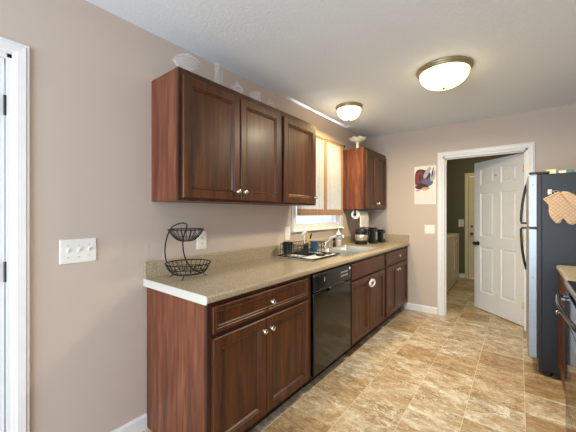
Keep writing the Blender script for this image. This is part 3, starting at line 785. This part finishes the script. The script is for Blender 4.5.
# ------------------------------------------------------------------ wall plates, calendar
def plate(name, O, U, N, W, Hh, label, cat, kind, n, mat='white_plastic', group=None):
    O, U, N, Z = Vector(O), Vector(U), Vector(N), Vector((0, 0, 1))
    t = thing(name, O, label, cat, group)
    MB().rects(O - U * W / 2 - Z * Hh / 2 + N * .0005, U, Z, N, W, Hh, [(0, 0), (0, .003), (.004, .006)]).build('cover_plate', mat, t)
    for k in range(n):
        c = O + U * ((k - (n - 1) / 2) * .046) + N * .0065
        if kind == 'toggle':
            m = MB(); m.obox(c, U, Z, N, -.0055, .0055, -.012, .012, -.001, .001); m.obox(c, U, (Z * .8 + N * .6).normalized(), (N * .8 - Z * .6).normalized(), -.004, .004, 0, .02, -.004, .004)
            m.build('toggle', mat, t, bevel=.001)
            for s_ in (-1, 1): MB().lathe([(.003, 0), (.003, .0008), (.0005, .001)], c + Z * (.030 * s_), 8, N).build('screw', 'steel_pale', t)
        elif kind == 'rocker':
            MB().rects(c - U * .0165 - Z * .033, U, Z, N, .033, .066, [(0, -.001), (0, .001), (.002, .003)]).build('rocker', mat, t)
        else:
            for s_ in (-1, 1):
                r = MB().rects(c + Z * (.02 * s_) - U * .0165 - Z * .014, U, Z, N, .033, .028, [(0, -.001), (0, .001), (.003, .002)]).build('receptacle', mat, t)
                m = MB()
                for du in (-.006, .006): m.obox(c + Z * (.02 * s_), U, Z, N, du - .001, du + .001, -.004, .006, .0015, .0024)
                m.lathe([(.0022, 0), (.0022, .0005)], c + Z * (.02 * s_ - .009) + N * .002, 8, N); m.build('slot', 'slot', r)
plate('light_switch', (0, .531, 1.1185), (0, 1, 0), (1, 0, 0), .164, .124, 'white triple toggle light switch on the left wall beside the door', 'light switch', 'toggle', 3)
plate('light_switch', (.8825, YB, 1.10), (1, 0, 0), (0, -1, 0), .125, .118, 'white double rocker light switch under the calendar on back wall', 'light switch', 'rocker', 2)
plate('light_switch', (.885, YL, 1.114), (1, 0, 0), (0, -1, 0), .095, .15, 'cream light switch on the dark olive laundry wall', 'light switch', 'rocker', 1, 'white_enamel')
plate('wall_outlet', (0, 1.285, 1.119), (0, 1, 0), (1, 0, 0), .082, .134, 'white wall outlet behind the wire basket', 'outlet', 'outlet', 1)
plate('wall_outlet', (0, 2.292, 1.112), (0, 1, 0), (1, 0, 0), .078, .132, 'white wall outlet above the dish rack, left of window', 'outlet', 'outlet', 1)

t = thing('wall_calendar', (.826, YB, 1.434), 'wall calendar with motorbike picture above date grid, on back wall', 'calendar')
yq = YB - .004
C = lambda u, v, d=0: Vector((.693 + .266 * u, yq - .0012 - d, 1.434 + .508 * v))
m = MB(); m.box(.693, .959, yq - .001, YB - .0005, 1.434, 1.942); m.build('page', 'page', t)
def blob(m, pts, d): 
    P = smooth_poly(pts, 2); m.prism(P, lambda p, q: C(p[0], p[1], q), d, d + .0003)
m = MB(); m.cur = 0
parts = [('black_ink', [(.03, .46), (.02, .84), (.20, .93), (.50, .90), (.80, .80), (.78, .52), (.50, .43), (.20, .42)]), ('violet_ink', [(.30, .46), (.34, .62), (.60, .68), (.88, .62), (.86, .50), (.56, .44)]), ('page', [(.08, .66), (.12, .60), (.36, .60), (.40, .64), (.20, .68)]), ('maroon', [(.04, .60), (.06, .80), (.18, .88), (.36, .86), (.46, .70), (.34, .56), (.16, .53)]),
         ('violet_ink', [(.40, .52), (.42, .70), (.58, .74), (.74, .66), (.70, .54), (.56, .48)]),
         ('grey_ink', [(.40, .72), (.56, .90), (.74, .99), (.80, .90), (.64, .76), (.52, .66)]),
         ('grey_ink', [(.72, .66), (.80, .84), (.96, .88), (1.0, .74), (.90, .62), (.80, .58)]),
         ('black_ink', [(.02, .44), (.06, .54), (.32, .56), (.62, .50), (.70, .42), (.40, .38), (.16, .40)]),
         ('black_ink', [(.20, .64), (.26, .78), (.34, .80), (.36, .68), (.28, .60)]),
         ('black_ink', [(.78, .70), (.88, .96), (.92, .94), (.84, .68)]),
         ('black_ink', [(.56, .66), (.70, .84), (.74, .82), (.62, .62)]),
         ('orange_ink', [(.30, .40), (.44, .45), (.74, .43), (.70, .38), (.46, .37)]),
         ('pink_ink', [(.02, .50), (.10, .54), (.14, .50), (.08, .45)]),
         ('pink_ink', [(.06, .345), (.06, .375), (.26, .385), (.28, .35)])]
names = ['page', 'maroon', 'violet_ink', 'grey_ink', 'black_ink', 'orange_ink', 'pink_ink']
for k, (c, p) in enumerate(parts): m.cur = names.index(c); blob(m, p, .0002 + k * .00012)
m.build('picture', names, t)
m = MB()
for r in range(5):
    for c in range(7):
        u, v = .10 + c * .125, .06 + r * .058
        m.prism([(u, v), (u + .045, v), (u + .045, v + .018), (u, v + .018)], lambda p, q: C(p[0], p[1], q), .0002, .0005)
m.prism([(.40, .345), (.58, .345), (.58, .365), (.40, .365)], lambda p, q: C(p[0], p[1], q), .0002, .0005)
m.build('date_grid', 'grey_ink', t)

# ------------------------------------------------------------------ glassware on the wall cabinets
def glassware(name, c, label, base, lid=None, handle=None, mat='glass', cat='glassware'):
    t = thing(name, c, label, cat)
    MB().lathe(base, c, 28, cap=True).build('bowl', mat, t, smooth=True)
    if lid: MB().lathe(lid, c, 28).build('lid', mat, t, smooth=True)
    if handle: MB().tube([Vector(c) + Vector(p) for p in handle], .0045, 8).build('handle', mat, t, smooth=True)
    return t
zt = ZU1
glassware('covered_dish', (.17, 1.054, zt), 'covered clear glass compote on wall cabinet top, nearest the camera',
          [(.045, 0), (.044, .004), (.014, .012), (.011, .045), (.016, .056), (.040, .068), (.060, .090), (.080, .118), (.076, .118), (.056, .093), (.036, .073), (.002, .062)],
          [(.082, .119), (.080, .124), (.066, .140), (.040, .154), (.014, .160), (.010, .166), (.015, .174), (.012, .184), (.001, .188)])
glassware('cruet', (.17, 1.29, zt), 'tall slim glass cruet with handle and stopper on wall cabinet',
          [(.030, 0), (.032, .02), (.030, .05), (.020, .10), (.014, .135), (.013, .165), (.017, .180), (.014, .181), (.010, .165), (.002, .16)],
          [(.010, .182), (.016, .190), (.019, .203), (.012, .214), (.001, .216)],
          [(0, .012, .165), (0, .034, .168), (0, .047, .145), (0, .045, .11), (0, .028, .075)], cat='cruet')
glassware('covered_dish', (.17, 1.473, zt), 'small clear glass bowl with knobbed lid, third from left on cabinet',
          [(.028, 0), (.030, .004), (.020, .012), (.036, .05), (.044, .086), (.040, .086), (.018, .016), (.002, .014)],
          [(.045, .087), (.040, .100), (.020, .116), (.008, .122), (.013, .132), (.009, .143), (.001, .146)])
glassware('creamer', (.17, 1.667, zt), 'clear glass creamer jug with open top on wall cabinet',
          [(.026, 0), (.028, .004), (.016, .014), (.034, .05), (.036, .10), (.040, .124), (.036, .124), (.032, .06), (.002, .02)],
          None, [(0, .034, .105), (0, .058, .108), (0, .062, .08), (0, .050, .055), (0, .033, .05)], cat='jug')
glassware('sugar_bowl', (.17, 1.833, zt), 'little lidded glass sugar bowl, furthest right on the left cabinets',
          [(.026, 0), (.028, .004), (.016, .012), (.034, .044), (.040, .078), (.036, .078), (.016, .016), (.002, .014)],
          [(.041, .079), (.036, .09), (.018, .102), (.007, .108), (.011, .115), (.008, .124), (.001, .126)])
m = MB(); n = 40; L = []
for r, z, sc in [(.05, 0, 0), (.048, .006, 0), (.020, .018, 0), (.016, .07, 0), (.026, .090, 0), (.066, .100, .01), (.096, .116, .04), (.112, .142, .07), (.106, .142, .07), (.090, .122, .04), (.06, .108, 0), (.002, .100, 0)]:
    L.append([Vector((.17 + r * (1 + sc * math.cos(8 * a)) * math.cos(a), 3.535 + r * (1 + sc * math.cos(8 * a)) * math.sin(a), 2.135 + z + sc * .08 * math.cos(8 * a))) for a in [2 * PI * i / n for i in range(n)]])
m.loft(L); tag(m.build('pedestal_bowl', 'milk', smooth=True), 'scalloped milk glass pedestal bowl on top of the corner wall cabinet', 'bowl')

# ------------------------------------------------------------------ two tier wire basket
bx, by = .172, 1.066; z0 = .9145
t = thing('wire_basket', (bx, by, z0), 'black two tier wire fruit basket on the left end of the counter', 'basket')
def wire_bowl(m, cx, cy, zt_, R, zb_, rb, n, nr):
    m.ring((cx, cy, zt_), R, .0036, 36, 6); m.ring((cx, cy, zb_), rb, .003, 24, 6)
    for k in range(1, nr):
        f = k / nr; m.ring((cx, cy, zb_ + (zt_ - zb_) * f ** 1.7), rb + (R - rb) * f, .002, 30, 5)
    for k in range(n):
        a = 2 * PI * k / n; d = Vector((math.cos(a), math.sin(a), 0)); c0 = Vector((cx, cy, 0))
        m.tube([c0 + d * (rb + (R - rb) * f) + Vector((0, 0, zb_ + (zt_ - zb_) * f ** 1.7)) for f in (0, .25, .5, .75, 1)], .0022, 5)
m = MB(); wire_bowl(m, bx, by, z0 + .088, .136, z0 + .026, .088, 26, 3); m.build('lower_bowl', 'black_wire', t, smooth=True)
# up-direction of the picture plane used by the builder of the frame: along the counter and out from the wall
d = Vector((.79, .61, 0)); ux, uy = bx - d.x * .016, by - d.y * .012
m = MB(); wire_bowl(m, ux, uy, z0 + .298, .106, z0 + .228, .040, 22, 2); m.build('upper_bowl', 'black_wire', t, smooth=True)
c0 = Vector((bx, by, 0))
P3 = lambda s, z: c0 + d * s + Vector((0, 0, z0 + z))
m = MB()
arc = bez(P3(-.136, .088), P3(-.165, .17), P3(-.135, .29), P3(-.095, .318), 12)[:-1] + bez(P3(-.095, .318), P3(-.06, .340), P3(-.015, .345), P3(-.008, .325), 8)
m.tube(arc, .0042, 8)
arc = bez(P3(-.008, .325), P3(-.01, .30), P3(-.035, .26), P3(-.035, .21), 8)[:-1] + bez(P3(-.035, .21), P3(-.035, .11), P3(.01, .035), P3(.085, .026), 12)
m.tube(arc, .0042, 8); m.build('stand', 'black_wire', t, smooth=True)
m = MB()
for a in (.9, 2.4, 3.9, 5.4):
    q = Vector((math.cos(a), math.sin(a), 0)); m.tube([c0 + q * .090 + Vector((0, 0, z0 + .026)), c0 + q * .096 + Vector((0, 0, z0 + .012)), c0 + q * .112 + Vector((0, 0, z0 + .004))], .0035, 6)
m.build('foot', 'black_wire', t, smooth=True)

# ------------------------------------------------------------------ dish rack group
t = thing('drain_tray', (.27, 2.29, .9192), 'white drain tray with dark rim under the dish rack', 'drain tray')
m = MB(); zz = .9192
m.box(.075, .465, 2.045, 2.515, zz, zz + .006); tr = m.build('tray', 'white_plastic', t, bevel=.002)
m = MB(); wf = [(.075, .465, 2.045, 2.053), (.075, .465, 2.507, 2.515), (.075, .083, 2.053, 2.507), (.457, .465, 2.053, 2.507)]
for a in wf: m.box(*a, zz + .002, zz + .013)
m.build('rim', ['kick'], t, bevel=.002)
m = MB()
for k in range(9): m.box(.10, .44, 2.075 + k * .05, 2.082 + k * .05, zz + .006, zz + .009)
m.build('ridge', 'white_plastic', t)
t = thing('dish_rack', (.2, 2.23, .926), 'black wire dish rack standing on the white drain tray', 'dish rack')
zr0, zr1 = .930, 1.035; xa, xb_, ya, yb_ = .095, .325, 2.07, 2.46
m = MB()
for z, r in ((zr0 + .004, .003), (zr1, .0036), (.985, .0022)):
    m.tube([(xa, ya, z), (xb_, ya, z), (xb_, yb_, z), (xa, yb_, z)], r, 6, True)
for k in range(15):
    y = ya + (yb_ - ya) * k / 14
    for x in (xa, xb_): m.tube([(x, y, zr0 + .004), (x, y, zr1)], .0022, 5)
for k in range(7):
    x = xa + (xb_ - xa) * k / 6
    for y in (ya, yb_): m.tube([(x, y, zr0 + .004), (x, y, zr1)], .0022, 5)
m.build('basket_frame', 'black_wire', t, smooth=True)
m = MB()
for k in range(9):
    y = 2.185 + .16 * k / 8
    m.tube([(xa, y, zr0 + .004), (xb_, y, zr0 + .004)], .0022, 5)
    for x in (.19, .25): m.tube(bez((x - .02, y, zr0 + .004), (x - .02, y, zr0 + .07), (x + .02, y, zr0 + .07), (x + .02, y, zr0 + .004), 6), .0022, 5)
m.build('plate_prongs', 'black_wire', t, smooth=True)
# two black handled pans/cups rings on the tray's open edge
for k, (x, y, lab) in enumerate(((.385, 2.29, 'black ring shaped tool on drain tray, nearer the utensil cup'), (.38, 2.42, 'black ring shaped tool on drain tray, nearer the sink bowls'))):
    m = MB(); m.tube([Vector((x + .035 * math.cos(a), y + .045 * math.sin(a), .934)) for a in [2 * PI * i / 20 for i in range(20)]], .006, 8, True)
    m.tube([(x - .035, y, .934), (x - .075, y + .015, .936)], .006, 8)
    tag(m.build('kitchen_tool', 'black_plastic', smooth=True), lab, 'kitchen tool')
t = thing('utensil_cup', (.135, 2.125, .937), 'black utensil cup at the left end of the dish rack', 'utensil cup')
MB().lathe([(.040, .0), (.047, .108), (.049, .112), (.044, .112), (.038, .006), (.001, .005)], (.135, 2.125, .9372), 24).build('cup', 'black_plastic', t, smooth=True)
t = thing('tumbler', (.225, 2.415, .937), 'blue plastic tumbler standing in the dish rack', 'tumbler')
MB().lathe([(.030, 0), (.037, .098), (.039, .104), (.035, .104), (.029, .006), (.001, .005)], (.235, 2.412, .9372), 24).build('cup', 'blue', t, smooth=True)
m = MB(); m.lathe([(.022, 0), (.026, .08), (.023, .08), (.019, .005), (.001, .004)], (.172, 2.366, .9372), 18)
tag(m.build('utensil_holder', 'black_plastic', smooth=True), 'small black holder in dish rack with brush and yellow handled tool', 'utensil holder')
t = thing('dish_brush', (.17, 2.37, .945), 'white headed dish brush sticking up from the dish rack', 'brush')
a = Vector((.166, 2.360, .945)); b = Vector((.160, 2.352, 1.11))
MB().tube([a, sp(a, b, .5), b], [.004, .005, .005], 8).build('brush_handle', 'white_plastic', t, smooth=True)
hd = Vector((.40, .52, .75)).normalized()
MB().lathe([(.001, -.010), (.011, -.007), (.017, .010), (.020, .04), (.019, .068), (.011, .080), (.001, .082)], b + Vector((-.01, -.012, -.002)), 16, hd).build('brush_head', 'white_plastic', t, smooth=True)
t = thing('utensil', (.19, 2.385, .945), 'yellow and black handled utensil standing beside the dish brush', 'utensil')
MB().tube([(.175, 2.372, .945), (.178, 2.384, 1.03)], .005, 8).build('shaft', 'black_plastic', t, smooth=True)
MB().tube([(.178, 2.384, 1.028), (.182, 2.394, 1.075), (.186, 2.402, 1.115)], [.010, .013, .009], 10).build('grip', 'yellow', t, smooth=True)
m = MB(); m.tube([(.196, 2.402, 1.06), (.200, 2.410, 1.10), (.205, 2.416, 1.112)], [.007, .009, .006], 8); m.build('guard', 'black_plastic', t, smooth=True)

# soap bottle
sx, sy = .085, 3.185
t = thing('soap_bottle', (sx, sy, .9188), 'white pump soap bottle with printed label at back of sink', 'soap bottle')
MB().lathe([(.030, 0), (.034, .006), (.034, .125), (.028, .150), (.014, .162), (.013, .166), (.001, .166)], (sx, sy, .9188), 24).build('bottle', 'white_plastic', t, smooth=True)
m = MB()
for z_, w_ in ((.95, 'a'), ): m.lathe([(.0345, .03), (.0345, .062)], (sx, sy, .9188), 24, cap=False)
m.build('label', 'pink_soft', t, smooth=True)
m = MB(); m.lathe([(.0345, .075), (.0345, .108)], (sx, sy, .9188), 24, cap=False); m.build('label', 'soap_label', t, smooth=True)
m = MB(); m.lathe([(.015, .162), (.015, .178), (.006, .182), (.006, .215), (.016, .218), (.016, .232), (.001, .234)], (sx, sy, .9188), 16)
m.tube([(sx, sy, 1.143), (sx + .045, sy + .02, 1.143), (sx + .056, sy + .025, 1.130)], [.008, .007, .005], 8); m.build('pump', 'white_plastic', t, smooth=True)

# ------------------------------------------------------------------ paper towel
px_, pz = .16, 1.298; py0, py1 = 3.49, 3.775
t = thing('towel_holder', (px_, (py0 + py1) / 2, 1.364), 'black paper towel holder screwed under the corner wall cabinet', 'paper towel holder')
for y in (py0 - .012, py1 + .004): box(px_ - .012, px_ + .012, y, y + .008, pz - .02, 1.3645).build('arm', 'black_plastic', t, bevel=.002)
MB().tube([(px_, py0 - .02, pz), (px_, py1 + .018, pz)], .011, 12).build('spindle', 'black_plastic', t, smooth=True)
m = MB(); m.lathe([(.02, 0), (.02, .006), (.001, .010)], (px_, py0 - .012, pz), 14, (0, -1, 0)); m.build('end_cap', 'black_plastic', t, smooth=True)
t = thing('paper_towel_roll', (px_, (py0 + py1) / 2, pz), 'white paper towel roll with loose sheet hanging down', 'paper towel')
R_ = .055
m = MB(); m.lathe([(.019, 0), (R_, 0), (R_, py1 - py0), (.019, py1 - py0), (.019, 0)], (px_, py0, pz), 32, (0, 1, 0), cap=False); m.build('roll', 'paper', t, smooth=True)
m = MB(); m.lathe([(.0165, .001), (.0189, .001), (.0189, py1 - py0 - .001), (.0165, py1 - py0 - .001), (.0165, .001)], (px_, py0, pz), 24, (0, 1, 0), cap=False); m.build('core', 'card', t, smooth=True)
def sheet(u, v):
    if v < .3: a = PI / 2 * (1 - v / .3); x, z = px_ + (R_ + .001) * math.cos(a), pz + (R_ + .001) * math.sin(a)
    else: q = (v - .3) / .7; x, z = px_ + R_ + .001 + .006 * math.sin(q * 5) + .02 * q * q, pz - .165 * q
    return Vector((x, py0 + (py1 - py0) * (u * (1 - .02 * v) + .01 * v), z + .006 * math.sin(u * 6) * max(0, v - .3)))
MB().grid(sheet, 10, 20).build('loose_sheet', 'paper', t, smooth=True, solid=.0008)

# coffee maker and canisters
cx, cy, zc = .205, 3.575, .9145
t = thing('coffee_maker', (cx, cy, zc), 'small black coffee maker with pale steel pot under the paper towel', 'coffee maker')
MB().lathe([(.078, 0), (.082, .006), (.082, .036), (.070, .044)], (cx, cy, zc), 28).build('base', 'black_plastic', t, smooth=True)
pot = MB().lathe([(.062, .044), (.074, .054), (.082, .088), (.080, .118), (.074, .126), (.068, .126)], (cx, cy, zc), 28).build('pot', 'steel_pale', t, smooth=True)
MB().lathe([(.078, .126), (.082, .138), (.080, .18), (.072, .195), (.030, .202), (.001, .204)], (cx, cy, zc), 28).build('lid', 'black_plastic', t, smooth=True)
e = Vector((.60, .80, 0)).normalized()
hpts = [Vector((cx, cy, zc)) + e * r + Vector((0, 0, z)) for r, z in ((.076, .185), (.106, .18), (.118, .15), (.114, .09), (.098, .06), (.080, .055))]
MB().tube(hpts, .009, 8).build('handle', 'black_plastic', t, smooth=True)
m = MB(); m.lathe([(.012, 0), (.012, .006), (.001, .007)], (cx + .078, cy + .02, zc + .013), 12, (1, .2, 0)); m.build('switch', 'white_plastic', t)
def canister(x, y, w_, h_, label):
    t = thing('canister', (x, y, zc), label, 'canister')
    h = w_ / 2
    box(x - h, x + h, y - h, y + h, zc, zc + h_).build('jar', 'black_plastic', t, bevel=.012, seg=3, smooth=True)
    box(x - h + .003, x + h - .003, y - h + .003, y + h - .003, zc + h_ + .0005, zc + h_ + .016).build('lid', 'black_gloss', t, bevel=.006)
    MB().lathe([(.006, 0), (.006, .006), (.013, .012), (.011, .020), (.001, .022)], (x, y, zc + h_ + .016), 14).build('knob', 'steel_pale', t, smooth=True)
    box(x + h, x + h + .0015, y - h * .5, y + h * .5, zc + .05, zc + h_ - .04).build('highlight_strip', 'grey_print', t)  # grey strip paints a highlight on the canister front
canister(.285, 3.76, .10, .195, 'taller square black canister beside the coffee maker')
canister(.305, 3.985, .10, .160, 'shorter square black canister nearest the back wall')
